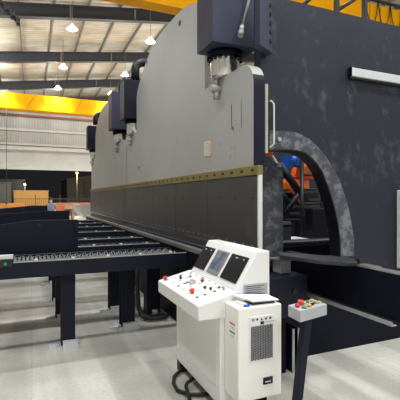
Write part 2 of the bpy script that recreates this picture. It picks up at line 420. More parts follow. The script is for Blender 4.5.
B(2.088, 2.10, 3.185, 3.215, 2.06, 2.62).build('scale_slot', 'lining', ls)
MB().tube([(2.10, 3.2, 2.53), (2.10, 3.16, 2.53), (2.128, 3.155, 2.50), (2.13, 3.155, 2.3), (2.13, 3.155, 2.12), (2.10, 3.16, 2.09), (2.10, 3.2, 2.09)], .008, 8).build('guard_loop', 'offwhite', ls)

# bed below the ram
bed = B(1.72, 2.14, 2.98, 8.26, .0, .60)
bed.box(1.69, 2.14, 2.98, 8.26, .60, .985)
bo = bed.build('bed', 'navy_dark', press)
B(1.67, 1.75, 2.98, 8.26, .985, 1.028).build('bed_edge_rail', 'steel', bo)
dr = B(1.79, 2.06, 2.98, 8.26, .985, 1.04); dr.box(1.85, 1.97, 3.0, 8.26, 1.04, 1.10)
dr.build('die_rail', 'charcoal', bo)
eb = B(1.70, 2.18, 2.72, 2.98, .60, .935).build('end_block', 'navy', bo, .006)
MB().cyl((2.04, 2.718, .81), (2.04, 2.71, .81), .022).build('locating_hole', 'black', eb)
q = B(1.99, 2.10, 2.85, 2.97, .94, 1.05).build('stop_bracket', 'zinc', bo, .004)
B(1.96, 2.12, 2.83, 2.99, 1.05, 1.065).build('bracket_cap', 'steel', q)
for k, xx in enumerate((2.19, 2.25)): B(xx, xx+.02, 2.95, 3.2, 0, .40).build('base_rib', 'navy', bo); B(xx-.002, xx+.022, 2.945, 2.952, 0, .402).build('rib_edge', 'zinc', bo)
# long side beam reaching towards the viewer with tray and tool plank
arm = B(2.30, 2.38, 1.1, 3.219, .75, 1.075).build('extension_beam', 'navy_dark', press, .004)
B(2.298, 2.39, 1.1, 2.62, 1.075, 1.083).build('beam_top_strip', 'steel', arm)
tr = MB(); tr.box(2.255, 2.30, 1.93, 2.95, .722, .728); tr.box(2.255, 2.262, 1.93, 2.95, .728, .752)
tr.build('cable_tray', 'zinc', arm)
tp = MB().prism([(1.94, 2.78), (2.05, 2.45), (2.18, 2.27), (2.26, 2.25), (2.37, 2.33), (2.37, 2.46), (2.20, 2.75), (2.03, 2.96)], 'z', 1.084, 1.115).build('tool_plank', 'plank', arm, .006)
cl = B(2.31, 2.37, 2.27, 2.32, 1.084, 1.13).build('plank_clamp', 'lining', arm, .004)
B(2.28, 2.37, 2.12, 2.27, 1.084, 1.095).build('clamp_foot', 'steel', arm)
B(2.28, 2.55, 3.60, 3.68, .95, 1.94).build('guide_post', 'throat', press, .004)

far = copy_tree(press); far.location = (2.6, 3.22+5.36, 0)
far['label'] = 'second press brake beyond the near one, grey domed ram of the same shape'
far['kind'] = 'thing'; del far['kind']
# the far machine has no long beam at its joint, plank or end block: remove those copies
def drop(o):
    for ch in [q for q in bpy.data.objects if q.parent == o]: drop(ch)
    bpy.data.objects.remove(o)
for o in [q for q in bpy.data.objects if q.parent == far]:
    nm = o.name.split('.')[0]
    if nm in ('extension_beam', 'end_strip', 'linear_scale'): drop(o)
    elif nm == 'bed':
        for ch in [q for q in bpy.data.objects if q.parent == o]:
            if ch.name.split('.')[0] in ('end_block', 'stop_bracket', 'base_rib'): drop(ch)
    elif nm == 'ram':
        o.data = o.data.copy()
        for vt in o.data.vertices:
            if vt.co.y < .15: vt.co.y -= .135
        for ch in [q for q in bpy.data.objects if q.parent == o]:
            if ch.name.split('.')[0] in ('scratch_mark', 'warning_sticker', 'safety_sticker'): drop(ch)
    elif nm == 'cylinder_housing':
        for ch in [q for q in bpy.data.objects if q.parent == o]:
            if ch.name.split('.')[0] in ('grease_pipe', 'pipe_fitting'): drop(ch)
for o in [q for q in bpy.data.objects if q.parent == far and q.name.startswith('cylinder_housing')]:
    if min(v.co.y for v in o.data.vertices) < 1.5:
        yc = 3.74+5.36
        MB().tube([(1.93, yc, 4.0), (1.93, yc, 4.2)]+[(1.93+.16*(1-math.cos(a)), yc, 4.2+.16*math.sin(a)) for a in [k*PI/12 for k in range(1, 7)]]+[(2.4, yc, 4.36)], .085, 14).build('oil_pipe', 'lining', o)

# things fixed on the near frame
lb = empty('light_bar', (3.1, 3.2, 2.93), 'pale grey horizontal bar fixed high on the navy frame face', 'bar')
B(3.115, 4.6, 3.165, 3.21, 2.895, 2.985).build('cover', 'bar', lb, .004)
B(3.108, 3.1145, 3.163, 3.215, 2.89, 2.99).build('end_cap', 'black_gloss', lb)
B(3.115, 4.6, 3.185, 3.217, 2.875, 2.894).build('shadow_strip', 'lining', lb)  # black strip standing in for the shadow beneath the bar
wc = empty('electrical_cabinet', (3.83, 3.15, .8), 'white upright cabinet edge at the right of the navy frame', 'cabinet')
B(3.83, 4.3, 3.13, 3.215, .8, 1.69).build('cabinet_body', 'white', wc, .006)
B(3.845, 4.28, 3.118, 3.129, .82, 1.67).build('door', 'white', wc, .004)
gr = empty('guard_rail', (4.9, 6, 3.5), 'dark braced posts standing above the frame top before the crane', 'rail')
for px in (5.05, 5.72): B(px-.035, px+.035, 5.46, 5.54, 3.3, 5.6).build('post', 'girder', gr)
for a, b2 in (((5.09, 5.5, 5.0), (5.70, 5.5, 5.42)), ((4.2, 5.5, 4.85), (5.02, 5.5, 5.55))): MB().cyl(a, b2, .035, n=8).build('brace', 'girder', gr)
B(2.1, 6.2, 5.3, 5.7, 3.2, 3.3).build('platform', 'girder', gr)

# ------------------------------------------------------------------ behind the throat
ld = empty('ladder', (4.5, 5.5, 0), 'black ladder frame seen through the throat opening', 'ladder')
for px in (4.30, 4.74): MB().cyl((px, 5.5, 0), (px-.02, 5.5, 2.28), .035, n=8).build('rail', 'lining', ld)
for k in range(9): MB().cyl((4.30, 5.5, .25+.25*k), (4.74, 5.5, .25+.25*k), .02, n=8).build('rung', 'lining', ld)
MB().tube([(4.28, 5.5, 2.26), (4.33, 5.5, 2.33), (4.5, 5.5, 2.36), (4.66, 5.5, 2.33), (4.72, 5.5, 2.26)], .035, 8).build('top_hoop', 'lining', ld)
bx = empty('control_cabinet', (4.6, 5.3, 0), 'black cabinet low behind the throat with a small pale label', 'cabinet')
B(4.3, 4.85, 5.25, 5.44, .5, 1.42).build('cabinet_body', 'lining', bx, .01)
B(4.63, 4.72, 5.24, 5.249, 1.05, 1.22).build('name_label', 'offwhite', bx)
B(4.35, 4.8, 5.27, 5.42, 0, .5).build('plinth', 'lining', bx)
rb = empty('orange_machine', (5.0, 6.6, 0), 'orange machine with blue motor seen through the throat', 'machine')
body = MB(); body.prism([(4.9, 2.02), (4.95, 2.22), (5.2, 2.36), (5.45, 2.30), (5.62, 2.08), (5.3, 1.98)], 'y', 6.3, 6.7)
body.build('orange_housing', 'orange', rb, .04)
B(4.62, 5.15, 6.35, 6.65, 1.74, 1.98).build('lower_housing', 'orange', rb, .05)
mo = MB(); mo.cyl((4.62, 6.4, 2.33), (4.95, 6.4, 2.31), .11, n=18); mo.box(4.58, 4.68, 6.3, 6.5, 2.2, 2.42); mo.build('motor', 'blue', rb)
MB().cyl((4.86, 6.28, 2.42), (4.86, 6.28, 2.48), .06).build('motor_cap', 'offwhite', rb)
a = MB(); a.cyl((4.55, 6.2, 1.9), (4.1, 6.2, 2.42), .035); a.build('actuator_rod', 'steel', rb)
MB().ball((4.08, 6.2, 2.45), .075).build('rod_end', 'orange', rb)
MB().cyl((4.85, 6.2, 1.55), (4.5, 6.2, 1.95), .09).build('actuator_barrel', 'orange', rb)
B(4.3, 5.6, 6.2, 6.8, 0, 1.2).build('base', 'navy_dark', rb)
B(4.5, 5.3, 6.3, 6.7, 1.2, 1.7).build('pedestal', 'lining', rb)
for k in range(3): B(4.6, 5.4, 6.22, 6.29, 1.28+.13*k, 1.33+.13*k).build('cover_slat', 'girder', rb)
ts = empty('support_truss', (3.9, 5.7, 0), 'dark braced steel truss leaning behind the throat', 'truss')
def beam(a, b2, w): return MB().cyl(a, b2, w, n=4)
for a, b2, w in (((3.95, 5.7, 2.2), (4.55, 5.7, 1.5), .07), ((3.95, 5.7, .0), (3.95, 5.7, 2.2), .07), ((3.95, 5.7, 1.2), (4.4, 5.7, 1.72), .06), ((3.95, 5.7, 1.2), (4.7, 5.7, 1.2), .05), ((3.95, 5.7, 1.75), (4.2, 5.7, 1.45), .05)):
    beam(a, b2, w).build('strut', 'navy', ts)
bg = empty('back_gauge', (3.6, 5.0, 0), 'dark back gauge block with grey cap low behind the throat', 'gauge')
B(3.25, 3.62, 4.9, 5.2, .0, 1.2).build('carriage', 'charcoal', bg, .01)
B(3.22, 3.60, 4.88, 5.22, 1.2, 1.24).build('cap_plate', 'steel', bg)
B(3.62, 3.72, 4.95, 5.1, 1.05, 1.2).build('finger', 'lining', bg)
rc = empty('chain_conveyor', (3.4, 4.6, 0), 'black roller chain conveyor crossing low inside the throat', 'conveyor')
B(2.5, 4.8, 4.45, 4.52, .78, .93).build('beam', 'navy_dark', rc)
B(2.5, 4.8, 4.75, 4.8, .78, .93).build('beam', 'navy_dark', rc)
for px in (2.7, 4.5): B(px, px+.1, 4.52, 4.75, 0, .9).build('leg', 'navy_dark', rc)
ch = MB()
x = 2.5
while x < 4.8:
    ch.cyl((x, 4.5, .965), (x, 4.78, .965), .024, n=8); x += .062
tag(ch.build('roller_chain', 'charcoal', rc), kind='stuff')
B(2.5, 4.8, 4.53, 4.74, .90, .94).build('chain_bed', 'lining', rc)
pw = empty('packaging_sheet', (4.1, 6.0, 0), 'white sheet lying flat behind the roller chain in the throat', 'sheet')
B(3.85, 4.22, 5.25, 5.6, .90, .93).build('sheet', 'paper', pw)
B(3.9, 4.15, 5.3, 5.55, 0, .9).build('crate', 'charcoal', pw)

# ------------------------------------------------------------------ sheet support conveyors in front of the press
def conveyor(y, depth, label, panel=None, chain=True, leg2=True):
    r = empty('sheet_support', (.5, y, 0), label, 'support table', 'sheet supports standing in rows before the press')
    x0, x1 = -1.6, 1.665
    B(x0, x1, y, y+.04, .80, .958).build('front_plate', 'navy', r, .003)
    B(x0, x1, y+depth-.04, y+depth, .80, .958).build('rear_plate', 'navy', r, .003)
    bd = MB(); bd.box(x0, x1, y+.04, y+depth-.04, .86, .90); bd.build('chain_bed', 'lining', r)
    B(x0, x1, y-.004, y+.012, .958, .966).build('edge_strip', 'zinc', r)
    if chain:
        c = MB()
        nrow = 3 if depth > .4 else 2
        x = x0+.05; k = 0
        while x < x1-.05:
            for j in range(nrow*2):
                yy = y+.07+j*(depth-.16)/(nrow*2-1)
                sx = .012 if (j+k) % 2 else -.012
                c.hexa([(x-sx-.005, yy-.02, .90), (x-sx+.005, yy-.02, .90), (x-sx+.005, yy-.008, .90), (x-sx-.005, yy-.008, .90),
                        (x+sx-.005, yy+.008, .952), (x+sx+.005, yy+.008, .952), (x+sx+.005, yy+.02, .952), (x+sx-.005, yy+.02, .952)])
            x += .042; k += 1
        tag(c.build('chain', 'chain_steel', r), kind='stuff')
    for k in range(9): MB().cyl((x0+.2+k*.36, y+.02, .966), (x0+.2+k*.36, y+.02, .984), .018, n=8).build('bolt_head', 'offwhite', r)
    def leg(lx, ly, w, dd):
        g = MB(); g.box(lx-w/2, lx+w/2, ly, ly+.02, .03, .80); g.box(lx-w/2, lx+w/2, ly+dd-.02, ly+dd, .03, .80); g.box(lx-w/2+.02, lx+w/2-.02, ly+.02, ly+dd-.02, .03, .80)
        o = g.build('leg', 'navy', r, .003)
        f = MB(); f.box(lx-w/2-.05, lx+w/2+.05, ly-.03, ly+dd+.04, 0, .03); f.box(lx-w/2+.015, lx+w/2+.02, ly-.07, ly-.01, .0, .085)
        f.box(lx-w/2-.12, lx-w/2-.04, ly+.02, ly+.08, 0, .035)
        f.build('foot_plate', 'bar', o)
        for dx in (-1, 1): MB().cyl((lx+dx*(w/2+.03), ly-.02, .03), (lx+dx*(w/2+.03), ly-.02, .06), .013, n=6).build('anchor_bolt', 'zinc', o)
    leg(.36, y+.13, .145, .11)
    if leg2: leg(1.085, y+depth-.13, .17, .13)
    if panel:
        xr, z1, xl, zl = panel
        py = y+depth-.03
        p = MB().prism([(-1.7, .98), (xr, .98), (xr, z1), (xl, z1), (-1.7, zl)], 'y', py, py+.03)
        po = p.build('side_panel', 'navy', r, .003)
        B(xr-.04, xr+.001, py-.02, py, .99, z1-.01).build('panel_edge', 'navy', po)
        MB().cyl((xr-.42, py-.002, z1-.055), (xr-.42, py+.002, z1-.055), .014).build('panel_hole', 'black', po)
    return r
cv = conveyor(4.27, .60, 'nearest navy sheet support with white-flecked chain and tall side panel', (.505, 1.345, .0, 1.12))
jb = MB(); jb.box(-.62, -.165, 4.262, 4.36, .92, 1.0); jb.build('junction_box', 'black_gloss', cv, .006)
for px in (-.36, -.235): MB().cyl((px, 4.261, .955), (px, 4.25, .955), .014).build('green_indicator', 'green', cv)
q = MB(); q.box(-.30, -.17, 4.29, 4.35, 1.0, 1.035); q.box(-.5, -.36, 4.29, 4.35, 1.0, 1.03); q.build('cable_connector', 'offwhite', cv)
conveyor(5.3, .36, 'second navy sheet support from the near one, chain but no panel')
conveyor(6.2, .34, 'third navy sheet support, its panel peeping above the nearest panel', (.55, 1.40, .12, 1.25), leg2=False)
conveyor(7.55, .34, 'fourth navy sheet support, with the farthest panel', (.27, 1.46, .0, 1.3), leg2=False)
conveyor(8.9, .34, 'fifth navy sheet support from the near end, chain without panel', leg2=False)
conveyor(10.2, .34, 'sixth navy sheet support, second from the far end', leg2=False)
conveyor(11.5, .34, 'last navy sheet support at the far end of the row', leg2=False)

# bed side leg, slotted guard and hose between console and supports
bl = empty('machine_foot', (1.5, 5.3, 0), 'dark post with bolted foot between chain support and white console', 'post')
B(1.40, 1.58, 5.02, 5.2, .06, .86).build('post', 'navy', bl, .004)
B(1.35, 1.64, 4.97, 5.25, 0, .06).build('foot_plate', 'charcoal', bl)
MB().cyl((1.50, 4.99, .06), (1.50, 4.99, .12), .04, n=8).build('levelling_bolt', 'zinc', bl)
hs = MB().tube([(1.33, 5.25, .80), (1.31, 5.22, .5), (1.31, 5.15, .3), (1.30, 5.05, .14), (1.32, 4.97, .06), (1.42, 4.90, .04), (1.6, 4.87, .04), (1.64, 4.9, .05)], .028, 10)
tag(hs.build('hose', 'black'), 'black hose curving down to the floor behind the white console', 'hose')
lv = empty('vent_box', (1.2, 4.7, 0), 'louvred grey box half hidden beside the console and black hose', 'vent')
B(1.36, 1.39, 5.4, 5.8, .05, .62).build('vent_panel', 'charcoal', lv)
for k in range(5): B(1.345, 1.36, 5.42, 5.78, .25+.07*k, .275+.07*k).build('louvre', 'zinc', lv)

# ------------------------------------------------------------------ control console
cn = empty('control_console', (1.45, 2.95, 0), 'white sloping control console with three screens and coloured buttons', 'console')
Y0, Y1 = 2.515, 3.46
bs = MB().prism([(1.243, .10), (1.36, .10), (1.36, .02), (1.65, .02), (1.65, .8), (1.243, .80)], 'y', Y0+.01, Y1-.02)
bs.build('cabinet_body', 'white', cn, .006)
B(1.25, 1.64, Y1-.10, Y1-.02, .0, .10).build('foot_rail', 'black', cn)
B(1.25, 1.64, Y0+.01, Y0+.09, .0, .10).build('foot_rail', 'black', cn)
B(1.238, 1.2425, Y0+.06, Y1-.08, .22, .76).build('access_door', 'white', cn, .003)
dk = MB().prism([(1.07, .735), (1.66, .735), (1.66, .93), (1.37, .915), (1.07, .842)], 'y', Y0, Y1)
desk = dk.build('desk', 'white', cn, .008)
hd = MB().prism([(1.37, .915), (1.66, .80), (1.66, 1.20), (1.553, 1.20)], 'y', Y0+.002, 3.40)
head = hd.build('screen_housing', 'white', cn, .008)
# screens lie on the sloping face
P0, P1 = Vector((1.37, 0, .915)), Vector((1.553, 0, 1.20)); U = (P1-P0); N = Vector((-U.z, 0, U.x)).normalized()
def onslope(y0, y1, a, b2, t0, t1):
    q = []
    for t in (t0, t1):
        for yy, s in ((y0, a), (y1, a), (y1, b2), (y0, b2)):
            p = P0+U*s+N*t; q.append((p.x, yy, p.z))
    return MB().hexa(q)
for (a, b2, mt, bz) in ((3.16, 3.385, 'screen_off', 'black_gloss'), (2.885, 3.10, 'screen_on', 'screen_bezel'), (2.57, 2.835, 'screen_off', 'black_gloss')):
    so = onslope(a, b2, .155, .80, .001, .008).build('screen', bz, cn)
    onslope(a+.015, b2-.015, .19 if mt == 'screen_off' else .27, .765, .008, .0095).build('display', mt, so)
    if mt == 'screen_off':
        onslope(a+.14, a+.18, .71, .735, .0095, .0105).build('screen_text', 'ink_pale', so)
        onslope(a+.04, a+.06, .71, .735, .0095, .0105).build('screen_text', 'ink_pale', so)
dp = B(1.43, 1.635, Y0-.004, Y0+.001, .872, .962).build('data_plate', 'grey_box', cn)
tx = MB()
for k in range(5): tx.box(1.445, 1.61-.03*(k % 2), Y0-.006, Y0-.004, .884+.015*k, .888+.015*k)
tx.build('plate_text', 'ink', dp)
# buttons on the desk slope
D0, D1 = Vector((1.07, 0, .842)), Vector((1.37, 0, .915)); DU = (D1-D0); DN = Vector((-DU.z, 0, DU.x)).normalized()
def dpt(s, y, t): p = D0+DU*s+DN*t; return (p.x, y, p.z)
def dbox(s0, s1, y0, y1, t0, t1): return MB().hexa([dpt(s0, y0, t0), dpt(s1, y0, t0), dpt(s1, y1, t0), dpt(s0, y1, t0), dpt(s0, y0, t1), dpt(s1, y0, t1), dpt(s1, y1, t1), dpt(s0, y1, t1)])
bts = [('emergency_button', .16, 3.385, .021, .034, 'red'), ('emergency_button', .25, 2.80, .021, .036, 'red'), ('push_button', .80, 2.985, .017, .022, 'magenta'),
       ('push_button', .50, 3.26, .013, .02, 'black_gloss'), ('push_button', .75, 3.22, .014, .014, 'green'), ('push_button', .58, 3.33, .011, .014, 'black_gloss'),
       ('push_button', .60, 2.80, .013, .022, 'black_gloss'), ('push_button', .66, 2.73, .012, .022, 'black_gloss'), ('push_button', .86, 2.71, .014, .014, 'green'),
       ('push_button', .88, 2.64, .013, .016, 'grey_box'), ('push_button', .86, 3.30, .012, .014, 'grey_box')]
for nm, s, y, r, h, mt in bts:
    o = MB().cyl(dpt(s, y, .001), dpt(s, y, h*.55), r*.6, n=12); o.cyl(dpt(s, y, h*.55), dpt(s, y, h), r, n=14)
    o.build(nm, mt, desk)
jw = MB()
for k, (s, y) in enumerate(((.50, 3.10), (.56, 3.06), (.62, 3.09), (.52, 3.03), (.60, 3.02))): jw.cyl(dpt(s, y, .001), dpt(s, y, .012+.003*(k % 3)), .018, n=10)
jw.build('hand_wheel', 'zinc', desk)
random.seed(11)
for s in (.22, .42, .68, .95):
    for k in range(6):
        y = 2.66+.135*k+.03*random.random()
        dbox(s-.035, s+.035, y, y+.036, .0005, .0015).build('button_label', 'ink' if k % 3 == 0 else 'ink_pale', desk)
dbox(.12, 1.0, Y0+.03, Y1-.03, -.0005, .0004).build('button_panel', 'cream', desk)
# air conditioner hung on the end of the console
ac = B(1.28, 1.63, 2.32, Y0+.009, .21, .852).build('cooling_unit', 'cream', cn, .008)
GX0, GX1, GZ0, GZ1 = 1.375, 1.552, .485, .72
B(GX0-.012, GX1+.012, 2.316, 2.321, GZ0-.012, .785).build('grille_surround', 'white', ac, .002)
B(GX0, GX1, 2.3145, 2.3165, GZ0, GZ1).build('grille_back', 'ink_pale', ac)
g = MB(); nx, nz = 13, 20
for i in range(nx):
    for j in range(nz):
        xx = GX0+.007+(GX1-GX0-.014)*i/(nx-1); zz = GZ0+.007+(GZ1-GZ0-.014)*j/(nz-1)
        g.box(xx-.0042, xx+.0042, 2.312, 2.3146, zz-.0036+(.003 if i % 2 else -.003), zz+.0036+(.003 if i % 2 else -.003))
tag(g.build('grille_hole', 'black_gloss', ac), kind='stuff')
for k, xx in enumerate((1.385, 1.418, 1.454, 1.489, 1.524)):
    ic = MB(); z = .764
    if k == 0: ic.box(xx, xx+.016, 2.313, 2.316, z-.008, z-.006); ic.box(xx, xx+.016, 2.313, 2.316, z+.006, z+.008); ic.box(xx, xx+.002, 2.313, 2.316, z-.008, z+.008); ic.box(xx+.014, xx+.016, 2.313, 2.316, z-.008, z+.008)
    elif k == 1: ic.box(xx+.006, xx+.010, 2.313, 2.316, z-.009, z+.009); ic.box(xx, xx+.016, 2.313, 2.316, z-.002, z+.002); ic.box(xx+.002, xx+.014, 2.313, 2.316, z-.005, z+.005)
    elif k == 2: ic.prism([(xx, z-.008), (xx+.016, z-.008), (xx+.008, z+.009)], 'y', 2.313, 2.316)
    elif k == 3: ic.box(xx, xx+.016, 2.313, 2.316, z-.008, z-.005); ic.box(xx, xx+.003, 2.313, 2.316, z-.008, z+.008); ic.box(xx+.013, xx+.016, 2.313, 2.316, z-.008, z+.008); ic.box(xx+.006, xx+.010, 2.313, 2.316, z-.004, z+.004)
    else: ic.prism([(xx, z-.007), (xx+.016, z+.007), (xx+.016, z-.007), (xx, z+.007)], 'y', 2.313, 2.316); ic.box(xx, xx+.003, 2.313, 2.316, z-.008, z+.008)
    ic.build('panel_icon', 'ink', ac)
B(1.452, 1.478, 2.3125, 2.3165, .727, .747).build('indicator_window', 'black_gloss', ac)
B(1.475, 1.58, 2.3135, 2.316, .738, .742).build('panel_text', 'ink_pale', ac)
vr = B(1.475, 1.552, 2.314, 2.321, .305, .352).build('vent_recess', 'black_gloss', ac)
B(1.488, 1.535, 2.3125, 2.3142, .318, .327).build('vent_fin', 'ink_pale', ac)
for z, mt in ((.735, 'red'), (.675, 'green')):
    st = B(1.2775, 1.2802, 2.36, 2.44, z-.055, z).build('side_sticker', 'paper', ac)
    B(1.2765, 1.2778, 2.36, 2.44, z-.012, z).build('sticker_header', mt, st)
    B(1.2765, 1.2778, 2.37, 2.43, z-.035, z-.031).build('sticker_text', 'ink_pale', st)

# papers and plug lying on the cooling unit
dc = MB()
dc.hexa([(1.40, 2.335, .880), (1.615, 2.335, .872), (1.62, 2.49, .872), (1.335, 2.50, .888), (1.40, 2.335, .892), (1.615, 2.335, .880), (1.62, 2.49, .880), (1.335, 2.50, .904)])
tag(dc.build('document_folder', 'paper'), 'white folded document lying on top of the white cooling unit', 'document', None)
B(1.42, 1.60, 2.36, 2.48, .8525, .872).build('papers', 'charcoal', bpy.data.objects['document_folder'])
dc2 = MB().hexa([(1.33, 2.36, .8525), (1.375, 2.36, .8525), (1.375, 2.48, .8525), (1.33, 2.48, .8525), (1.34, 2.37, .868), (1.372, 2.37, .868), (1.372, 2.47, .868), (1.34, 2.47, .868)])
tag(dc2.build('glove', 'offwhite'), 'crumpled pale rag lying beside the folded document', 'rag')
tag(MB().tube([(1.335, 2.345, .861), (1.355, 2.338, .861), (1.375, 2.338, .861)], .008, 8).build('cable_plug', 'blue'), 'short blue cable plug lying before the folded document', 'plug')

# cables on the floor in front of the console
tag(MB().tube([(1.33, 3.36, .05), (1.24, 3.34, .03), (1.16, 3.27, .022), (1.11, 3.15, .022), (1.10, 3.02, .022), (1.16, 2.92, .022), (1.25, 2.88, .022), (1.38, 2.86, .022)], .015, 10).build('power_cable', 'black'),
    'thick black cable looping from the far foot of the white console', 'cable', 'cables under the console')
tag(MB().tube([(1.36, 3.10, .06), (1.27, 3.09, .06), (1.19, 3.04, .055), (1.155, 2.97, .066), (1.14, 2.86, .022), (1.12, 2.74, .022), (1.08, 2.6, .022), (1.0, 2.45, .022)], .015, 10).build('power_cable', 'black'),
    'thick black cable crossing over the looped one and running out of view at the bottom', 'cable', 'cables under the console')

# ------------------------------------------------------------------ button pedestal
pd = empty('button_pedestal', (1.66, 2.0, 0), 'grey button box with coloured buttons on a slanting black post', 'pedestal')
BX = MB().hexa([(1.572, 2.036, .805), (1.843, 2.098, .805), (1.845, 2.25, .805), (1.585, 2.182, .805), (1.572, 2.036, .88), (1.843, 2.098, .88), (1.845, 2.25, .88), (1.585, 2.182, .88)])
bxo = BX.build('button_box', 'grey_box', pd, .004)
ps = MB().hexa([(1.52, 2.06, 0), (1.57, 2.06, 0), (1.57, 2.105, 0), (1.52, 2.105, 0), (1.665, 2.10, .804), (1.722, 2.10, .804), (1.722, 2.155, .804), (1.665, 2.155, .804)])
ps.build('post', 'navy', pd, .004)
B(1.44, 1.63, 1.97, 2.16, 0, .012).build('base_plate', 'lining', pd)
for nm, xx, yy, r, h, mt in (('emergency_button', 1.665, 2.15, .025, .035, 'red'), ('push_button', 1.61, 2.115, .02, .025, 'red'), ('push_button', 1.635, 2.075, .02, .014, 'green'), ('push_button', 1.685, 2.09, .017, .022, 'yellow_btn'),
                             ('push_button', 1.70, 2.16, .016, .016, 'yellow_btn'), ('push_button', 1.735, 2.12, .017, .012, 'black_gloss'), ('push_button', 1.74, 2.175, .016, .018, 'green'), ('push_button', 1.775, 2.14, .016, .014, 'green'),
                             ('push_button', 1.79, 2.19, .016, .018, 'yellow_btn'), ('push_button', 1.81, 2.14, .016, .014, 'yellow_btn')):
    MB().cyl((xx, yy, .8802), (xx, yy, .88+h*.9), r*.78, n=14).build(nm, mt, bxo)

# ------------------------------------------------------------------ overhead cranes
for xx in (-5.0, 19.4):
    struct('ceiling_beam', B(xx-.15, xx+.15, YN+.5, YF-.6, 6.7, 7.28), 'girder')
    for yy in (-10, 1, 12, 23, 33): struct('wall_column', B(xx-.15, xx+.15, yy-.15, yy+.15, 0, 6.7), 'girder')
c1 = empty('overhead_crane', (6, 11.6, 7.45), 'near yellow crane girder crossing above the grey ram and navy frame', 'crane', 'overhead cranes')
MB().prism([(-4.8, 7.45), (19.2, 7.45), (19.2, 9.15), (-2.4, 9.15), (-4.8, 8.3)], 'y', 11.3, 11.8).build('girder', 'crane', c1)
for k in range(14): B(12+.55*k, 12.03+.55*k, 11.285, 11.299, 7.5, 9.1).build('girder_stiffener', 'crane_dark', c1)
for xx in (-5.2, 19.2): B(xx, xx+.4, 10.4, 12.7, 7.28, 7.9).build('end_carriage', 'girder', c1)
for k, px in enumerate((11.7, 12.35, 13.0, 13.7, 14.4)):
    MB().tube([(px+.65*t/8, 11.2, 9.25-1.0*math.sin(PI*t/8)**.7) for t in range(9)], .02, 6).build('festoon_cable', 'black', c1)
B(11.5, 15.5, 11.15, 11.28, 9.22, 9.28).build('festoon_track', 'girder', c1)
for dx, yy in ((0, 11.5), (.0, 11.7)):
    rd = MB().cyl((-1.45, yy, 7.46), (-.33, yy, 6.34), .03, n=8).build('diagonal_rod', 'girder', c1)
    bb = MB()
    for k in range(6): t = .35+.13*k; cx, cz = -1.45+1.12*t, 7.46-1.12*t; bb.box(cx-.05, cx+.05, yy-.06, yy+.06, cz-.05, cz+.05)
    bb.build('rod_clamp', 'lining', rd)
c2 = empty('overhead_crane', (4, 27, 7.3), 'far bright yellow crane girder spanning the hall before the far wall', 'crane', 'overhead cranes')
B(-4.8, 19.2, 27, 27.5, 7.22, 8.17).build('girder', 'crane', c2)
B(-4.8, 19.2, 26.9, 27.6, 7.16, 7.22).build('bottom_flange', 'crane', c2)
for px in (-2.2, -.3, 2.6, 5.2): MB().hexa([(px, 26.985, 7.25), (px+.03, 26.985, 7.25), (px+.03, 26.999, 7.25), (px, 26.999, 7.25), (px+.5, 26.985, 8.15), (px+.53, 26.985, 8.15), (px+.53, 26.999, 8.15), (px+.5, 26.999, 8.15)]).build('weld_seam', 'crane_dark', c2)
for px in (-1.2, 1.0): MB().hexa([(px, 26.985, 7.25), (px+.03, 26.985, 7.25), (px+.03, 26.999, 7.25), (px, 26.999, 7.25), (px-.5, 26.985, 8.15), (px-.47, 26.985, 8.15), (px-.47, 26.999, 8.15), (px-.5, 26.999, 8.15)]).build('weld_seam', 'crane_dark', c2)
for xx in (-5.2, 19.2): B(xx, xx+.4, 25.9, 28.6, 7.28, 7.8).build('end_carriage', 'girder', c2)
hk = empty('hanging_chain', (-1.6, 26.7, 1), 'thin grey hoist chain hanging from the far yellow crane at the left', 'chain')
MB().cyl((-1.42, 26.8, 1.4), (-1.42, 26.8, 7.16), .015, n=6).build('chain', 'girder', hk)
MB().lathe((-1.42, 26.8, 1.2), [(.0001, 0), (.06, .04), (.06, .16), (.0001, .2)], 10).build('hook_block', 'girder', hk)

# ------------------------------------------------------------------ far end of the hall and the yard outside
cs = MB(); n = 10
pts = []
for k in range(n+1):
    a = PI*.5*k/n; pts.append((1.50+.55*(1-math.cos(a)), 1.36-.56*math.sin(a)))
inner = [(p[0]+.02, p[1]+.02) for p in pts]
cs.prism(pts+inner[::-1], 'y', 13.9, 16.2)
cs.prism([(2.0, .78), (3.2, .78), (3.2, 1.36), (1.52, 1.36), (1.6, 1.1), (1.75, .92)], 'y', 16.2, 16.23)
o = cs.build('curved_sheet', 'pale_sheet'); tag(o, 'pale curved metal sheet at the far end of the grey ram', 'sheet')
B(2.0, 2.5, 14.2, 16.0, 0, .79).build('stand', 'charcoal', o)
sk = empty('board_stack', (1.9, 24.3, 0), 'stack of pale boards with orange edges at the far doorway', 'boards')
B(1.0, 3.6, 24.0, 25.2, .95, 1.27).build('board_pack', 'board', sk); B(1.0, 3.6, 23.98, 25.2, 1.27, 1.30).build('orange_top', 'orange_edge', sk)
B(1.35, 1.75, 23.9, 24.0, .55, 1.16).build('orange_block', 'orange_edge', sk)
for px in (1.1, 2.2, 3.3): B(px, px+.12, 24.1, 25.1, 0, .95).build('trestle', 'board', sk)
gnd = struct('ground', B(-60, 80, YF+.3, 140, -.25, -.02), 'asphalt')
ct = empty('shipping_container', (0, 51, 0), 'tan box container standing in the yard outside the open door', 'container')
B(-1.89, 1.83, 50, 56, .14, 2.46).build('container_body', 'container', ct)
B(-1.95, 1.89, 49.95, 56, 2.40, 2.50).build('roof_rail', 'container', ct); B(-1.8, 1.7, 50.1, 55.9, -.02, .14).build('base_rail', 'fence', ct)
for k in range(12): B(-1.75+.3*k, -1.66+.3*k, 49.96, 50, .3, 2.38).build('wall_rib', 'container', ct)
tb = empty('timber_pile', (-1.8, 42, 0), 'low pile of orange timber left of the tan container', 'timber')
for k in range(6): B(-4.5, -.5-.1*(k % 3), 41.8, 42.6, .0+.185*k, .17+.185*k).build('plank', 'timber', tb)
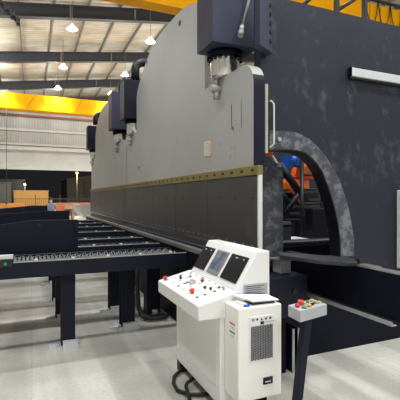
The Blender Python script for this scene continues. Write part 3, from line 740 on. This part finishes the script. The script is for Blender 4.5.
def shed(loc, x0, x1, y0, y1, z, label, cat='building', rise=0.):
    r = empty('shed', loc, label, cat, 'dim grey buildings in the yard')
    MB().prism([(x0, -.02), (x1, -.02), (x1, z), ((x0+x1)/2, z+rise), (x0, z-.0)], 'y', y0, y1).build('wall', 'shed', r)
    MB().prism([(x0-.1, z), ((x0+x1)/2, z+rise), (x1+.1, z), (x1+.1, z+.12), ((x0+x1)/2, z+rise+.12), (x0-.1, z+.12)], 'y', y0-.1, y1+.1).build('roof', 'shed', r)
    return r
shed((-2, 62, 0), -9, -.8, 58, 68, 4.0, 'dim grey shed wall at the left edge behind the tan container')
sh = shed((-5, 46, 0), -9, -2.0, 45, 47, 3.1, 'lower ribbed grey shed at the far left edge')
for k in range(12): B(-6.4+.37*k, -6.3+.37*k, 44.95, 45, 0, 3.05).build('wall_rib', 'shed', sh)
r = shed((8, 62, 0), 4.75, 16, 60, 72, 4.3, 'dim grey building under the street lamp near the ram', rise=.9)
B(6.5, 7.0, 59.93, 60, 0, 3.6).build('door', 'fence', r)
fn = empty('fence', (2, 46, 0), 'dark steel bar fence along the yard behind the doorway', 'fence')
for z in (1.5, .25): B(-12, 22, 47.48, 47.52, z-.03, z+.03).build('rail', 'fence', fn)
for k in range(13): B(-10.04+2.6*k, -9.96+2.6*k, 47.45, 47.55, 0, 2.0).build('post', 'fence', fn)
bars = MB()
for k in range(170): bars.box(-12+.2*k, -11.975+.2*k, 47.49, 47.51, .1, 1.62)
tag(bars.build('bars', 'fence', fn), kind='stuff')
def street(x, y, h, label, e, col):
    r = empty('street_lamp', (x, y, 0), label, 'street lamp', 'street lamps in the yard')
    MB().cyl((x, y, -.02), (x, y, h-.1), .06, n=8).build('pole', 'purlin', r)
    MB().ball((x, y, h), .12).build('lamp_head', 'street_glow' if col[2] < .6 else 'lamp_glow', r)
    l = bpy.data.lights.new('street', 'POINT'); l.energy = e; l.color = col; l.shadow_soft_size = .2
    o = bpy.data.objects.new('street', l); COL.objects.link(o); o.location = (x, y-.5, h-.1)
street(5.52, 54, 4.91, 'lit warm street lamp on a thin pole near the far building', 350, (1, .7, .4))
street(-.82, 57, 3.42, 'small white yard lamp above the tan container', 60, (1, .95, .85))

l = bpy.data.lights.new('yard_fill', 'POINT'); l.energy = 4200; l.color = (1, .93, .82); l.shadow_soft_size = .2  # added fill light without a fixture, brightens the container and yard
o = bpy.data.objects.new('yard_fill', l); COL.objects.link(o); o.location = (1, 37.5, 7.)

# person standing at the far doorway
def person(x, y):
    r = empty('person', (x, y, 0), 'person in a blue-grey shirt standing in the far doorway', 'person')
    SC = .93
    joints = [((0, 0, .95), .14), ((0, 0, 1.2), .145), ((0, 0, 1.36), .13), ((0, 0, 1.44), .055), ((0, -.01, 1.50), .06), ((0, -.015, 1.58), .092), ((0, -.01, 1.66), .075),
              ((-.19, 0, 1.36), .06), ((-.24, .0, 1.10), .045), ((-.20, -.14, .92), .035), ((-.17, -.2, .88), .035),
              ((.19, 0, 1.36), .06), ((.26, -.02, 1.10), .045), ((.20, -.2, 1.06), .035), ((.16, -.27, 1.06), .035),
              ((-.1, 0, .88), .095), ((-.11, -.02, .48), .065), ((-.11, .02, .08), .045), ((-.11, -.12, .04), .04),
              ((.1, 0, .88), .095), ((.12, -.02, .48), .065), ((.12, .02, .08), .045), ((.12, -.12, .04), .04)]
    ed = [(0, 1), (1, 2), (2, 3), (3, 4), (4, 5), (5, 6), (2, 7), (7, 8), (8, 9), (9, 10), (2, 11), (11, 12), (12, 13), (13, 14), (0, 15), (15, 16), (16, 17), (17, 18), (0, 19), (19, 20), (20, 21), (21, 22)]
    joints = [((p[0]*SC, p[1]*SC, p[2]*SC), rr) for p, rr in joints]
    me = bpy.data.meshes.new('body'); me.from_pydata([j[0] for j in joints], ed, [])
    o = bpy.data.objects.new('body', me); COL.objects.link(o)
    sk = o.modifiers.new('skin', 'SKIN'); 
    for k, (p, rad) in enumerate(joints): me.skin_vertices[0].data[k].radius = (rad, rad)
    me.skin_vertices[0].data[0].use_root = True
    sd = o.modifiers.new('sub', 'SUBSURF'); sd.levels = 1; sd.render_levels = 1
    dg = bpy.context.evaluated_depsgraph_get()
    m2 = bpy.data.meshes.new_from_object(o.evaluated_get(dg))
    bpy.data.objects.remove(o)
    m2.materials.clear()
    for mt in ('skin', 'shirt', 'trousers'): m2.materials.append(M[mt])
    for p in m2.polygons:
        c = p.center; p.use_smooth = True
        p.material_index = 0 if c.z > 1.35 or (c.y < -.12 and .75 < c.z < 1.1) else 1 if c.z > .86 or abs(c.x) > .2 else 2
    b2 = bpy.data.objects.new('body', m2); COL.objects.link(b2); b2.parent = r
    hr = MB().ball((x, y+.015, 1.545), .098); hr.build('hair', 'hair', r)
    return r
person(.86, 20.4)

# ------------------------------------------------------------------ world and picture settings
w = bpy.data.worlds.new('night'); S.world = w; w.use_nodes = True
w.node_tree.nodes['Background'].inputs[0].default_value = (.020, .019, .021, 1)
w.node_tree.nodes['Background'].inputs[1].default_value = .6
S.view_settings.view_transform = 'Standard'; S.view_settings.look = 'None'
S.view_settings.gamma = 1; S.view_settings.use_curve_mapping = False
S.view_settings.exposure = .2
S.cycles.use_denoising = True
S.cycles.max_bounces = 8; S.cycles.diffuse_bounces = 5; S.cycles.glossy_bounces = 3
